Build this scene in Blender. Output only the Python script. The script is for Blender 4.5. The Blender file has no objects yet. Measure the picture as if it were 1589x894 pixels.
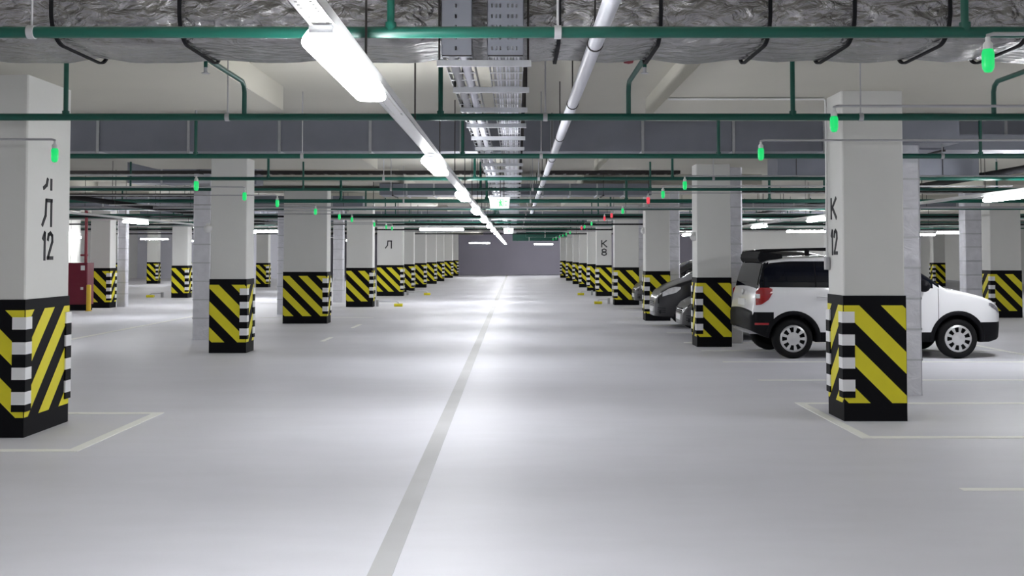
import bpy, bmesh, math, random
from mathutils import Vector, Matrix
random.seed(7)
SC = bpy.context.scene
COL = SC.collection
R = math.radians
ORD = ['zeroth', 'first', 'second', 'third', 'fourth', 'fifth', 'sixth', 'seventh', 'eighth', 'ninth', 'tenth', 'eleventh',
       'twelfth', 'thirteenth', 'fourteenth', 'fifteenth', 'sixteenth', 'seventeenth', 'eighteenth', 'nineteenth', 'twentieth']

# ------------------------------------------------------------------ materials
def mat(name, col, rough=0.6, metal=0.0, var=0.06, scale=6.0, bump=0.0, bscale=40.0, emit=None, estr=0.0, spec=0.5, coat=0.0):
    m = bpy.data.materials.new(name)
    m.use_nodes = True
    nt = m.node_tree
    b = nt.nodes['Principled BSDF']
    b.inputs['Roughness'].default_value = rough
    b.inputs['Metallic'].default_value = metal
    b.inputs['Specular IOR Level'].default_value = spec
    b.inputs['Coat Weight'].default_value = coat
    tc = nt.nodes.new('ShaderNodeTexCoord')
    if var > 0:
        n = nt.nodes.new('ShaderNodeTexNoise')
        n.inputs['Scale'].default_value = scale
        n.inputs['Detail'].default_value = 4
        nt.links.new(tc.outputs['Object'], n.inputs['Vector'])
        r = nt.nodes.new('ShaderNodeMix')
        r.data_type = 'RGBA'
        r.inputs[6].default_value = (*[c * (1 - var) for c in col], 1)
        r.inputs[7].default_value = (*[min(1, c * (1 + var)) for c in col], 1)
        nt.links.new(n.outputs['Fac'], r.inputs[0])
        nt.links.new(r.outputs[2], b.inputs['Base Color'])
    else:
        b.inputs['Base Color'].default_value = (*col, 1)
    if bump > 0:
        n2 = nt.nodes.new('ShaderNodeTexNoise')
        n2.inputs['Scale'].default_value = bscale
        n2.inputs['Detail'].default_value = 3
        nt.links.new(tc.outputs['Object'], n2.inputs['Vector'])
        bp = nt.nodes.new('ShaderNodeBump')
        bp.inputs['Strength'].default_value = bump
        bp.inputs['Distance'].default_value = 0.03
        nt.links.new(n2.outputs['Fac'], bp.inputs['Height'])
        nt.links.new(bp.outputs['Normal'], b.inputs['Normal'])
    if emit:
        b.inputs['Emission Color'].default_value = (*emit, 1)
        b.inputs['Emission Strength'].default_value = estr
    return m

M = {}
LAMP_E = 26.0
M['wallwhite'] = mat('white_wall_paint', (0.72, 0.72, 0.70), 0.7, var=0.03, scale=2)
M['ceiling'] = mat('beige_ceiling_concrete', (0.50, 0.485, 0.425), 0.85, var=0.05, scale=1.2, bump=0.05, bscale=9)
M['purple'] = mat('lilac_grey_wall_paint', (0.52, 0.50, 0.60), 0.7, var=0.04, scale=1)
M['pale'] = mat('pale_lilac_paint', (0.76, 0.76, 0.84), 0.6, var=0.04, scale=1)
M['column'] = mat('column_white_paint', (0.68, 0.68, 0.66), 0.65, var=0.03, scale=3, bump=0.04, bscale=25)
M['black'] = mat('black_sleeve_rubber', (0.004, 0.004, 0.006), 0.6, var=0.1, scale=8, spec=0.12)
M['yellow'] = mat('yellow_stripe_paint', (0.74, 0.66, 0.012), 0.5, var=0.06, scale=9)
M['reflect'] = mat('white_reflector', (0.80, 0.80, 0.82), 0.35, var=0.03)
M['letter'] = mat('black_stencil_paint', (0.03, 0.03, 0.035), 0.7, var=0.1)
M['green'] = mat('green_pipe_paint', (0.0025, 0.078, 0.056), 0.38, var=0.08, scale=4)
M['zinc'] = mat('galvanised_steel', (0.50, 0.51, 0.54), 0.38, metal=0.75, var=0.12, scale=14)
M['zincdull'] = mat('dull_galvanised_sheet', (0.22, 0.23, 0.275), 0.45, metal=0.3, var=0.12, scale=3)
M['darksteel'] = mat('dark_steel', (0.035, 0.03, 0.03), 0.5, metal=0.3, var=0.1)
M['blackpipe'] = mat('black_pipe_insulation', (0.012, 0.012, 0.014), 0.7, var=0.1, spec=0.12)
M['whitepipe'] = mat('pale_plastic_pipe', (0.66, 0.66, 0.72), 0.4, var=0.04)
M['conduit'] = mat('grey_plastic_conduit', (0.42, 0.42, 0.44), 0.5, var=0.05)
M['channel'] = mat('white_steel_channel', (0.80, 0.80, 0.80), 0.4, var=0.03)
M['lamp'] = mat('lamp_diffuser', (0.9, 0.9, 0.9), 0.4, var=0, emit=(0.965, 0.98, 1.0), estr=LAMP_E)
M['lampbody'] = mat('lamp_housing', (0.75, 0.75, 0.76), 0.4, var=0.02)
M['gled'] = mat('green_indicator_glow', (0.01, 0.16, 0.05), 0.3, var=0, emit=(0.002, 0.24, 0.055), estr=0.95)
M['rled'] = mat('red_indicator_glow', (0.25, 0.02, 0.03), 0.3, var=0, emit=(0.28, 0.02, 0.03), estr=1.0)
M['cap'] = mat('white_cap_plastic', (0.7, 0.7, 0.7), 0.4, var=0.03)
M['red'] = mat('crimson_cabinet_paint', (0.16, 0.012, 0.03), 0.4, var=0.08)
M['redpipe'] = mat('red_pipe_paint', (0.25, 0.02, 0.035), 0.4, var=0.06)
M['yellowpost'] = mat('yellow_bollard_paint', (0.75, 0.50, 0.03), 0.5, var=0.05)
M['line'] = mat('white_road_paint', (0.93, 0.93, 0.90), 0.6, var=0.04, scale=12)
M['joint'] = mat('grey_joint_filler', (0.44, 0.44, 0.455), 0.5, var=0.30, scale=0.9)
M['signgreen'] = mat('sign_green', (0.03, 0.42, 0.12), 0.5, var=0, emit=(0.05, 0.5, 0.15), estr=0.4)
M['signwhite'] = mat('sign_face_white', (0.85, 0.87, 0.85), 0.5, var=0, emit=(0.9, 1.0, 0.92), estr=0.2)
M['carwhite'] = mat('white_car_paint', (0.80, 0.80, 0.82), 0.22, var=0.01, coat=0.6)
M['cardark'] = mat('charcoal_car_paint', (0.016, 0.016, 0.019), 0.28, metal=0.3, var=0.03, coat=0.6)
M['carbrown'] = mat('dark_grey_car_paint', (0.026, 0.025, 0.028), 0.3, metal=0.3, var=0.03, coat=0.5)
M['plastic'] = mat('black_bumper_plastic', (0.006, 0.006, 0.008), 0.6, var=0.08, spec=0.15)
M['glass'] = mat('tinted_car_glass', (0.004, 0.005, 0.010), 0.05, var=0, spec=0.35)
M['tyre'] = mat('tyre_rubber', (0.008, 0.008, 0.009), 0.75, var=0.1, spec=0.2)
M['rim'] = mat('silver_hubcap', (0.62, 0.62, 0.63), 0.35, metal=0.55, var=0.03)
M['taillamp'] = mat('red_lens', (0.32, 0.005, 0.009), 0.12, var=0.12, scale=14, coat=0.8)
M['headlamp'] = mat('clear_headlamp_lens', (0.72, 0.72, 0.74), 0.12, metal=0.3, var=0.35, scale=18, coat=0.8)
M['headdark'] = mat('smoked_headlamp_lens', (0.30, 0.30, 0.34), 0.12, metal=0.3, var=0.7, scale=20, coat=0.8)
M['silverplastic'] = mat('silver_skid_plate', (0.55, 0.55, 0.57), 0.35, metal=0.5, var=0.04)

def foil_mat(name, col, metal, rough, strength, sc=7.0):
    m = mat(name, col, rough, metal, var=0.18, scale=5)
    nt = m.node_tree
    b = nt.nodes['Principled BSDF']
    tc = nt.nodes.new('ShaderNodeTexCoord')
    mp = nt.nodes.new('ShaderNodeMapping')
    mp.inputs['Scale'].default_value = (1.0, 1.5, 1.8)
    v = nt.nodes.new('ShaderNodeTexVoronoi')
    v.inputs['Scale'].default_value = sc * 1.3
    v.feature = 'SMOOTH_F1'
    n = nt.nodes.new('ShaderNodeTexNoise')
    n.inputs['Scale'].default_value = sc
    n.inputs['Detail'].default_value = 6
    n.inputs['Distortion'].default_value = 1.6
    ad = nt.nodes.new('ShaderNodeMath')
    ad.operation = 'ADD'
    bp = nt.nodes.new('ShaderNodeBump')
    bp.inputs['Strength'].default_value = strength
    bp.inputs['Distance'].default_value = 0.05
    nt.links.new(tc.outputs['Object'], mp.inputs['Vector'])
    nt.links.new(mp.outputs['Vector'], v.inputs['Vector'])
    nt.links.new(mp.outputs['Vector'], n.inputs['Vector'])
    nt.links.new(v.outputs['Distance'], ad.inputs[0])
    nt.links.new(n.outputs['Fac'], ad.inputs[1])
    nt.links.new(ad.outputs[0], bp.inputs['Height'])
    nt.links.new(bp.outputs['Normal'], b.inputs['Normal'])
    return m
M['foil'] = foil_mat('crinkled_aluminium_foil', (0.36, 0.355, 0.36), 0.92, 0.27, 1.0)
M['foilpale'] = foil_mat('pale_foil_wrap', (0.66, 0.66, 0.71), 0.35, 0.45, 0.35, 4.0)

def floor_material():
    m = bpy.data.materials.new('pale_polished_concrete')
    m.use_nodes = True
    nt = m.node_tree
    b = nt.nodes['Principled BSDF']
    tc = nt.nodes.new('ShaderNodeTexCoord')
    n = nt.nodes.new('ShaderNodeTexNoise'); n.inputs['Scale'].default_value = 0.55; n.inputs['Detail'].default_value = 6
    n2 = nt.nodes.new('ShaderNodeTexNoise'); n2.inputs['Scale'].default_value = 5.0; n2.inputs['Detail'].default_value = 5
    mp = nt.nodes.new('ShaderNodeMapping'); mp.inputs['Scale'].default_value = (0.35, 1.0, 1.0)
    nt.links.new(tc.outputs['Object'], mp.inputs['Vector'])
    nt.links.new(mp.outputs['Vector'], n.inputs['Vector'])
    nt.links.new(mp.outputs['Vector'], n2.inputs['Vector'])
    a = nt.nodes.new('ShaderNodeMath'); a.operation = 'MULTIPLY_ADD'; a.inputs[1].default_value = 0.35
    nt.links.new(n2.outputs['Fac'], a.inputs[0]); nt.links.new(n.outputs['Fac'], a.inputs[2])
    cr = nt.nodes.new('ShaderNodeValToRGB')
    cr.color_ramp.elements[0].position = 0.42; cr.color_ramp.elements[0].color = (0.632, 0.630, 0.685, 1)
    cr.color_ramp.elements[1].position = 0.85; cr.color_ramp.elements[1].color = (0.725, 0.723, 0.785, 1)
    nt.links.new(a.outputs[0], cr.inputs[0])
    nt.links.new(cr.outputs[0], b.inputs['Base Color'])
    rr = nt.nodes.new('ShaderNodeMapRange')
    rr.inputs['To Min'].default_value = 0.42; rr.inputs['To Max'].default_value = 0.58
    nt.links.new(n2.outputs['Fac'], rr.inputs['Value'])
    nt.links.new(rr.outputs[0], b.inputs['Roughness'])
    b.inputs['Specular IOR Level'].default_value = 0.35
    return m
M['floor'] = floor_material()

# ------------------------------------------------------------------ mesh builder
class MB:
    def __init__(s):
        s.v = []; s.f = []; s.mi = []; s.sm = []
    def add(s, vs, fs, mi=0, smooth=False):
        o = len(s.v)
        s.v += [tuple(p) for p in vs]
        for f in fs:
            s.f.append([i + o for i in f]); s.mi.append(mi); s.sm.append(smooth)
        return s
    def box(s, x0, x1, y0, y1, z0, z1, mi=0):
        vs = [(x, y, z) for z in (z0, z1) for y in (y0, y1) for x in (x0, x1)]
        return s.add(vs, [(0, 2, 3, 1), (4, 5, 7, 6), (0, 1, 5, 4), (2, 6, 7, 3), (0, 4, 6, 2), (1, 3, 7, 5)], mi)
    def cbox(s, x0, x1, y0, y1, z0, z1, c, axis='x', mi=0):
        """box with chamfered long edges, long axis given"""
        if axis == 'x': a0, a1, p0, p1, q0, q1 = x0, x1, y0, y1, z0, z1
        elif axis == 'y': a0, a1, p0, p1, q0, q1 = y0, y1, x0, x1, z0, z1
        else: a0, a1, p0, p1, q0, q1 = z0, z1, x0, x1, y0, y1
        ring = [(p0 + c, q0), (p1 - c, q0), (p1, q0 + c), (p1, q1 - c), (p1 - c, q1), (p0 + c, q1), (p0, q1 - c), (p0, q0 + c)]
        def mk(a, p, q):
            return (a, p, q) if axis == 'x' else ((p, a, q) if axis == 'y' else (p, q, a))
        vs = [mk(a0, *r) for r in ring] + [mk(a1, *r) for r in ring]
        n = 8
        fs = [(i, (i + 1) % n, n + (i + 1) % n, n + i) for i in range(n)] + [tuple(range(n))[::-1], tuple(range(n, 2 * n))]
        return s.add(vs, fs, mi)
    def tube(s, pts, r, n=10, mi=0, caps=True):
        pts = [Vector(p) for p in pts]
        rings = []
        up = None
        for i, p in enumerate(pts):
            if i == 0: t = pts[1] - pts[0]
            elif i == len(pts) - 1: t = pts[-1] - pts[-2]
            else: t = (pts[i + 1] - p).normalized() + (p - pts[i - 1]).normalized()
            t.normalize()
            if up is None:
                up = Vector((0, 0, 1)) if abs(t.z) < 0.9 else Vector((0, 1, 0))
            a = t.cross(up)
            if a.length < 1e-4: a = t.cross(Vector((1, 0, 0)))
            a.normalize(); b = a.cross(t).normalized(); up = b
            rad = r[i] if isinstance(r, (list, tuple)) else r
            rings.append([p + a * (rad * math.cos(2 * math.pi * k / n)) + b * (rad * math.sin(2 * math.pi * k / n)) for k in range(n)])
        vs = [q for rg in rings for q in rg]
        fs = []
        for i in range(len(rings) - 1):
            for k in range(n):
                fs.append((i * n + k, i * n + (k + 1) % n, (i + 1) * n + (k + 1) % n, (i + 1) * n + k))
        s.add(vs, fs, mi, True)
        if caps:
            s.add(rings[0], [tuple(range(n))[::-1]], mi)
            s.add(rings[-1], [tuple(range(n))], mi)
        return s
    def lathe(s, prof, n=24, axis='z', c=(0, 0, 0), mi=0, smooth=True):
        vs = []
        for (r, h) in prof:
            for k in range(n):
                a = 2 * math.pi * k / n
                p = (r * math.cos(a), r * math.sin(a), h) if axis == 'z' else (r * math.cos(a), h, r * math.sin(a))
                vs.append((p[0] + c[0], p[1] + c[1], p[2] + c[2]))
        fs = []
        for i in range(len(prof) - 1):
            for k in range(n):
                fs.append((i * n + k, i * n + (k + 1) % n, (i + 1) * n + (k + 1) % n, (i + 1) * n + k))
        return s.add(vs, fs, mi, smooth)
    def build(s, name, mats, parent=None, fix=True):
        me = bpy.data.meshes.new(name)
        me.from_pydata(s.v, [], s.f)
        if not isinstance(mats, (list, tuple)): mats = [mats]
        for m in mats: me.materials.append(m)
        me.polygons.foreach_set('material_index', s.mi)
        me.polygons.foreach_set('use_smooth', s.sm)
        if fix:
            bm = bmesh.new(); bm.from_mesh(me)
            bmesh.ops.recalc_face_normals(bm, faces=bm.faces)
            bm.to_mesh(me); bm.free()
        me.update()
        o = bpy.data.objects.new(name, me)
        COL.objects.link(o)
        if parent: o.parent = parent
        return o

def tag(o, label=None, cat=None, group=None, kind=None):
    if label: o['label'] = label
    if cat: o['category'] = cat
    if group: o['group'] = group
    if kind: o['kind'] = kind
    return o
def empty(name, loc, label, cat, group=None, kind='thing'):
    e = bpy.data.objects.new(name, None)
    e.empty_display_size = 0.2
    COL.objects.link(e); e.location = loc
    return tag(e, label, cat, group, kind)
KIDS = {}
def copy_tree(o, parent=None):
    c = o.copy(); COL.objects.link(c)
    if parent: c.parent = parent
    for ch in list(o.children): copy_tree(ch, c)
    return c

# ------------------------------------------------------------------ camera
F = 1650.0
cam_d = bpy.data.cameras.new('camera'); cam = bpy.data.objects.new('camera', cam_d); COL.objects.link(cam)
cam_d.sensor_width = 36; cam_d.lens = F / 1589 * 36
cam.location = (0, 0, 1.65); cam.rotation_euler = (R(92.0), 0, 0)
cam_d.shift_x = -5.5 / 1589
cam_d.shift_y = -(51 + F * math.tan(R(2.0))) / 1589
cam_d.clip_end = 300
SC.camera = cam

# ------------------------------------------------------------------ the setting
XL, XR, YB, YF = -27.0, 29.0, -13.0, 90.0
SLAB, DROP = 3.57, 3.30
def struct(o): o['kind'] = 'structure'; return o
struct(MB().box(XL, XR, YB, YF, -0.2, 0).build('floor', M['floor']))
ROW_R = [10.63, 19.2, 26.8, 35.2, 43.0, 48.3, 54.5, 60.5, 68.5, 77.5]
ROW_L = [9.67, 18.0, 25.7, 33.9, 43.0, 47.6, 54.0, 61.0, 67.5, 77.0, 84.5]
cm = MB().box(XL, XR, YB, YF, SLAB, SLAB + 0.25)
for rows, cx in ((ROW_R, 3.58), (ROW_L, -4.9), (ROW_R, 12.95), (ROW_L, -13.3), (ROW_R, 22.0), (ROW_L, -21.5)):
    last = -99
    for d in rows:
        if d - 2.0 < last: continue
        cm.box(cx - 1.98, cx + 2.2 if cx > 0 else cx + 2.25, d - 1.9, d + 2.4, DROP, SLAB + 0.01); last = d + 2.4
struct(cm.build('ceiling', M['ceiling']))
struct(MB().box(XL, XR, YF, YF + 0.2, 0, SLAB).build('wall_back', M['purple']))
struct(MB().box(XL - 0.2, XL, YB, YF, 0, SLAB).build('wall_left', M['wallwhite']))
struct(MB().box(XR, XR + 0.2, YB, YF, 0, SLAB).build('wall_right', M['wallwhite']))
struct(MB().box(XL, XR, YB - 0.2, YB, 0, SLAB).build('wall_front', M['wallwhite']))
# pale partition far on the left with a dark doorway strip
struct(MB().box(XL, -14.6, 76.0, 76.3, 0, SLAB).build('wall_far_left', M['pale']))
struct(MB().box(-20.1, -19.3, 75.93, 76.05, 0.0, 2.25).build('door_1', M['purple']))
wp = MB()
for i in range(10): wp.box(-16.6 + i * 0.22, -16.6 + i * 0.22 + 0.2, 35.0, 35.12, 0, 3.3)
wp.box(-16.6, -14.4, 35.05, 35.2, 0, 3.3)
struct(wp.build('wall_partition', M['wallwhite']))
struct(MB().box(10.2, 15.6, 49.0, 49.2, 0, DROP).build('wall_screen', M['wallwhite']))

# floor joint along the aisle
jm = MB().box(-0.765, -0.635, YB, 88.0, 0, 0.003)
struct(jm.build('floor_joint', M['joint']))
# painted bay lines
def mark(x0, x1, y0, y1): return struct(MB().box(x0, x1, y0, y1, 0, 0.004 if x1 - x0 > 0.5 else 0.0055).build('floor_marking', M['line']))
LW = 0.1
for y in (9.69, 11.9, 20.2 - 0.1, 28.2):
    mark(3.17, 8.4, y - LW / 2, y + LW / 2)
mark(3.12, 3.22, 9.64, 11.95)
mark(3.14, 8.4, 7.51, 7.59)
for y in (14.1, 16.5, 18.4, 22.6, 24.9, 31.0, 33.3, 37.5): mark(3.2, 8.4, y - 0.04, y + 0.04)
mark(8.38, 8.46, 5.0, 40.0)
mark(-3.78, -3.68, 9.0, 11.2)
for y in (9.04, 11.16): mark(-8.7, -3.7, y - 0.05, y + 0.05)
mark(-8.75, -8.65, 11.2, 30.0)
mark(-3.74, -3.66, 20.4, 21.4); mark(-3.74, -3.66, 24.2, 25.4)
for y in (28.2, 36.4): mark(-8.7, -3.75, y - 0.04, y + 0.04)

# ------------------------------------------------------------------ columns
def clip(poly, a, b, c):
    """keep a*u+b*v<=c"""
    out = []
    for i in range(len(poly)):
        p, q = poly[i], poly[(i + 1) % len(poly)]
        dp, dq = a * p[0] + b * p[1] - c, a * q[0] + b * q[1] - c
        if dp <= 0: out.append(p)
        if (dp < 0 < dq) or (dq < 0 < dp):
            t = dp / (dp - dq); out.append((p[0] + t * (q[0] - p[0]), p[1] + t * (q[1] - p[1])))
    return out
PER, C0, C1 = 0.433, 0.655, 0.872
def stripes(mb, u0, u1, sgn, off, to3, shift=0.0):
    """yellow where z + sgn*u + off lies in the band; to3 maps (u,z) to a point"""
    for k in range(-6, 10):
        lo, hi = C0 + k * PER + shift, C1 + k * PER + shift
        p = [(u0, 0.18), (u1, 0.18), (u1, 1.15), (u0, 1.15)]
        p = clip(p, sgn, 1, hi - off)
        if len(p) > 2: p = clip(p, -sgn, -1, -(lo - off))
        if len(p) > 2: mb.add([to3(*q) for q in p], [tuple(range(len(p)))], 1)
GUARD = [(0.234, 0.298, 0), (0.298, 0.414, 1), (0.414, 0.523, 0), (0.523, 0.633, 1), (0.633, 0.752, 0), (0.752, 0.861, 1), (0.861, 0.977, 0), (0.977, 1.087, 1)]
def seg2(pts): return pts
def make_column(W, Dp, side, label, group, top=DROP, guards_far=True):
    """local origin: front face centre line at y=0, x from -W/2 to W/2; side=-1: aisle on its left"""
    e = empty('concrete_column', (0, 0, 0), label, 'column', group)
    x0, x1 = -W / 2, W / 2
    MB().cbox(x0 + 0.004, x1 - 0.004, 0.004, Dp - 0.004, 1.24, top, 0.012, 'z').build('shaft', M['column'], e)
    b = MB().box(x0 - 0.004, x1 + 0.004, -0.004, Dp + 0.004, 0, 1.247)
    t = 0.0065
    stripes(b, 0.0, W, 1, 0.0, lambda u, z: (x0 + u, -t, z))
    stripes(b, 0.0, Dp, 1, 0.0, lambda u, z: (x0 - t, u, z))
    stripes(b, 0.0, Dp, -1, W, lambda u, z: (x1 + t, u, z))
    stripes(b, 0.0, W, 1, -Dp, lambda u, z: (x0 + u, Dp + t, z))
    b.build('hazard_sleeve', [M['black'], M['yellow']], e)
    gx = x0 if side < 0 else x1
    s = 1 if side < 0 else -1
    for gy, sy in ((0, 1), (Dp, -1)):
        g = MB()
        for z0, z1, mi in GUARD:
            xa, xb = sorted((gx - s * 0.004, gx + s * 0.105)); ya, yb = sorted((gy - sy * 0.02, gy - sy * 0.004))
            g.box(xa, xb, ya, yb, z0, z1, mi)
            xa, xb = sorted((gx - s * 0.02, gx - s * 0.004)); ya, yb = sorted((gy - sy * 0.02, gy + sy * 0.105))
            g.box(xa, xb, ya, yb, z0, z1, mi)
        g.build('corner_guard', [M['black'], M['reflect']], e)
    return e
# stencil lettering ------------------------------------------------
GLY = {'K': [((0.1, 0), (0.1, 1)), ((0.16, 0.45), (0.9, 1)), ((0.3, 0.55), (0.95, 0))],
       '1': [((0.55, 0), (0.55, 1)), ((0.55, 1), (0.2, 0.78))],
       '2': [((0.1, 0.75), (0.2, 0.93)), ((0.2, 0.93), (0.5, 1)), ((0.5, 1), (0.82, 0.9)), ((0.82, 0.9), (0.85, 0.68)), ((0.85, 0.68), (0.12, 0.05)), ((0.08, 0.05), (0.92, 0.05))],
       '8': [((0.5, 1), (0.85, 0.88)), ((0.85, 0.88), (0.85, 0.64)), ((0.85, 0.64), (0.5, 0.52)), ((0.5, 0.52), (0.15, 0.64)), ((0.15, 0.64), (0.15, 0.88)), ((0.15, 0.88), (0.5, 1)),
             ((0.5, 0.52), (0.9, 0.38)), ((0.9, 0.38), (0.9, 0.14)), ((0.9, 0.14), (0.5, 0)), ((0.5, 0), (0.1, 0.14)), ((0.1, 0.14), (0.1, 0.38)), ((0.1, 0.38), (0.5, 0.52))],
       'L': [((0.35, 1), (0.9, 1)), ((0.85, 1), (0.85, 0)), ((0.35, 1), (0.3, 0.4)), ((0.3, 0.4), (0.0, 0.02))],
       'l': [((0.8, 1), (0.8, 0)), ((0.4, 1), (0.3, 0.4)), ((0.3, 0.4), (0.0, 0.05))]}
def lettering(items, to3, parent, th=0.035):
    """items: (glyph, u0, u1, z0, z1)"""
    mb = MB()
    for g, u0, u1, z0, z1 in items:
        for (a, b) in GLY[g]:
            p = Vector((u0 + a[0] * (u1 - u0), z0 + a[1] * (z1 - z0))); q = Vector((u0 + b[0] * (u1 - u0), z0 + b[1] * (z1 - z0)))
            d = (q - p).normalized(); n = Vector((-d.y, d.x)) * th / 2; d = d * th / 3
            pts = [p - d - n, q + d - n, q + d + n, p - d + n]
            v = [to3(c.x, c.y, 0.0015) for c in pts] + [to3(c.x, c.y, -0.004) for c in pts]
            mb.add(v, [(0, 1, 2, 3), (0, 4, 5, 1), (1, 5, 6, 2), (2, 6, 7, 3), (3, 7, 4, 0)])
    return mb.build('lettering', M['letter'], parent)
CW, CD = 0.62, 0.52
# right aisle line
proto_r = make_column(CW, CD, -1, 'x', 'columns along the right of the aisle')
proto_l = make_column(CW, CD, 1, 'x', 'columns along the left of the aisle')
right_lab = ['nearest white column with striped base on the right, stencilled K 12, white car behind',
             'white striped-base column in front of the white car, second along the right of the aisle',
             'white striped-base column with a dark car nose in front, third along the aisle right',
             'white striped-base column, fourth along the right of the aisle, grey barrier bar at its foot',
             'white striped-base column stencilled K 8, fifth along the right of the aisle']
left_lab = ['nearest white column with striped base on the left, stencilled with 12',
            'white striped-base column, second along the left of the aisle, grey foil riser at its left',
            'white striped-base column, third along the left of the aisle, thin pipe on its right corner',
            'white striped-base column, fourth along the left of the aisle, yellow-footed barrier beside it',
            'white striped-base column with one stencilled letter, fifth along the left of the aisle']
cols_r, cols_l = [], []
for i, d in enumerate(ROW_R):
    o = proto_r if i == 0 else (None if i == 3 else copy_tree(proto_r))
    if i == 3: o = make_column(0.81, CD, -1, 'x', 'columns along the right of the aisle')
    o.location = (3.27 + (0.81 if i == 3 else CW) / 2, d, 0)
    o['label'] = right_lab[i] if i < 5 else 'white striped-base column, %s along the right of the aisle' % ORD[i + 1]
    cols_r.append(o)
big = make_column(0.98, 0.95, 1, left_lab[0], 'columns along the left of the aisle')
big.location = (-4.45 - 0.49, ROW_L[0], 0)
first = True
for i, d in enumerate(ROW_L):
    if i == 0: cols_l.append(big); continue
    o = None
    if i not in (2, 3, 4): o = proto_l if first else copy_tree(proto_l); first = False
    wl = {2: 1.06, 3: 0.84, 4: 1.05}.get(i, CW)
    if wl != CW: o = make_column(wl, CD, 1, 'x', 'columns along the left of the aisle')
    o.location = (-4.55 - wl / 2, d, 0)
    o['label'] = left_lab[i] if i < 5 else 'white striped-base column, %s along the left of the aisle' % ORD[i + 1]
    cols_l.append(o)
# outer lines
def outer(proto, cx, rows, where, grp):
    for k, d in enumerate(rows):
        o = copy_tree(proto); o.location = (cx, d, 0); o['group'] = grp
        o['label'] = 'white striped-base column, %s in view in the %s' % (ORD[k + 1], where)
outer(proto_l, -13.0, [33.3, 41.2, 48.0, 54.6, 62.0, 70.0], 'line beyond the left parking bays', 'columns beyond the left bays')
outer(proto_l, -21.0, [55.6, 61.5, 67.5], 'far line near the left wall', 'columns near the left wall')
outer(proto_r, 22.3, [56.0, 62.5, 70.0, 78.0], 'far line near the right wall', 'columns near the right wall')
outer(proto_r, 12.9, [35.5, 43.0], 'line beyond the right parking bays', 'columns beyond the right bays')
wide = make_column(0.82, 0.6, -1, 'white striped-base column at the right edge of view, beyond the white car nose', 'columns beyond the right bays')
wide.location = (12.95, 28.1, 0)
# lettering on the columns that carry it
b = big
lettering([('l', 0.02, 0.22, 2.28, 2.37), ('L', 0.0, 0.22, 1.93, 2.17), ('1', 0.0, 0.1, 1.61, 1.86), ('2', 0.11, 0.24, 1.61, 1.86)],
          lambda u, z, n: (0.49 + n, 0.33 + u, z), b)
lettering([('K', 0.0, 0.2, 2.03, 2.23), ('1', 0.0, 0.09, 1.66, 1.90), ('2', 0.1, 0.22, 1.66, 1.90)],
          lambda u, z, n: (-CW / 2 - n, 0.40 - u, z), cols_r[0])
lettering([('K', 0.19, 0.43, 1.98, 2.24), ('8', 0.2, 0.42, 1.64, 1.90)], lambda u, z, n: (-CW / 2 + u, -n, z), cols_r[4], 0.045)
lettering([('L', 0.34, 0.62, 1.93, 2.22)], lambda u, z, n: (-0.525 + u, -n, z), cols_l[4], 0.045)

# foil-wrapped riser ducts beside columns
def riser(x, y, w, label, top=3.3, m='foilpale'):
    e = empty('foil_riser_duct', (x, y, 0), label, 'duct', 'foil riser ducts beside the columns')
    MB().cbox(-w / 2, w / 2, 0, w * 0.8, 0, top, 0.03, 'z').build('wrapped_shaft', M[m], e)
    for k, z in enumerate([0.42, 0.78, 1.14, 1.5, 1.86, 2.2, 2.55]):
        if z < top - 0.1:
            MB().cbox(-w / 2 - 0.006, w / 2 + 0.006, -0.006, w * 0.8 + 0.006, z - 0.012, z + 0.012, 0.03, 'z').build('band', M['zinc'], e)
    return e
riser(4.62, 12.55, 0.34, 'tall silver foil-wrapped riser duct just behind the K 12 column', 3.05)
riser(4.1, 19.95, 0.32, 'grey foil-wrapped riser beside the white car tailgate, behind the second right column')
riser(4.09, 27.5, 0.32, 'grey foil-wrapped riser behind the third right column, above the dark car')
riser(4.27, 35.95, 0.34, 'grey foil-wrapped riser behind the fourth right column')
riser(-6.13, 20.8, 0.36, 'grey foil-wrapped riser duct just left of the second left column')
riser(-6.45, 29.6, 0.36, 'grey foil-wrapped riser duct left of the third left column')
riser(-6.2, 37.2, 0.36, 'grey foil-wrapped riser duct left of the fourth left column')
riser(-12.55, 33.9, 0.3, 'grey foil-wrapped riser right of the red cabinet column')
riser(11.75, 27.3, 0.45, 'grey round-edged riser duct left of the column at the right edge', 3.3, 'foilpale')

# ------------------------------------------------------------------ lamps
def make_lamp(L=1.5):
    e = empty('ceiling_lamp', (0, 0, 0), 'x', 'lamp', None)
    h = MB().cbox(-0.048, 0.048, -L / 2, L / 2, 0.072, 0.088, 0.005, 'y')
    for y in (-L / 2 + 0.22, L / 2 - 0.22): h.box(-0.015, 0.015, y - 0.03, y + 0.03, 0.085, 0.1)
    h.build('housing', M['lampbody'], e)
    d = MB()
    prof = [(-0.05, 0.078), (-0.075, 0.045), (-0.08, 0.022), (-0.072, 0.006), (-0.045, 0.0), (0.045, 0.0), (0.072, 0.006), (0.08, 0.022), (0.075, 0.045), (0.05, 0.078)]
    n = len(prof)
    vs = [(p[0], -L / 2 + 0.01, p[1]) for p in prof] + [(p[0], L / 2 - 0.01, p[1]) for p in prof]
    d.add(vs, [(i, i + 1, n + i + 1, n + i) for i in range(n - 1)] + [tuple(range(n)), tuple(range(n, 2 * n))])
    d.build('diffuser', M['lamp'], e)
    for y in (-L / 2 + 0.015, L / 2 - 0.015):
        MB().box(-0.05, 0.05, y - 0.012, y + 0.012, 0.06, 0.092).build('end_clip', M['zinc'], e)
    return e
LZ = 2.48
lamp0 = make_lamp()
lamp_first = [True]
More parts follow.
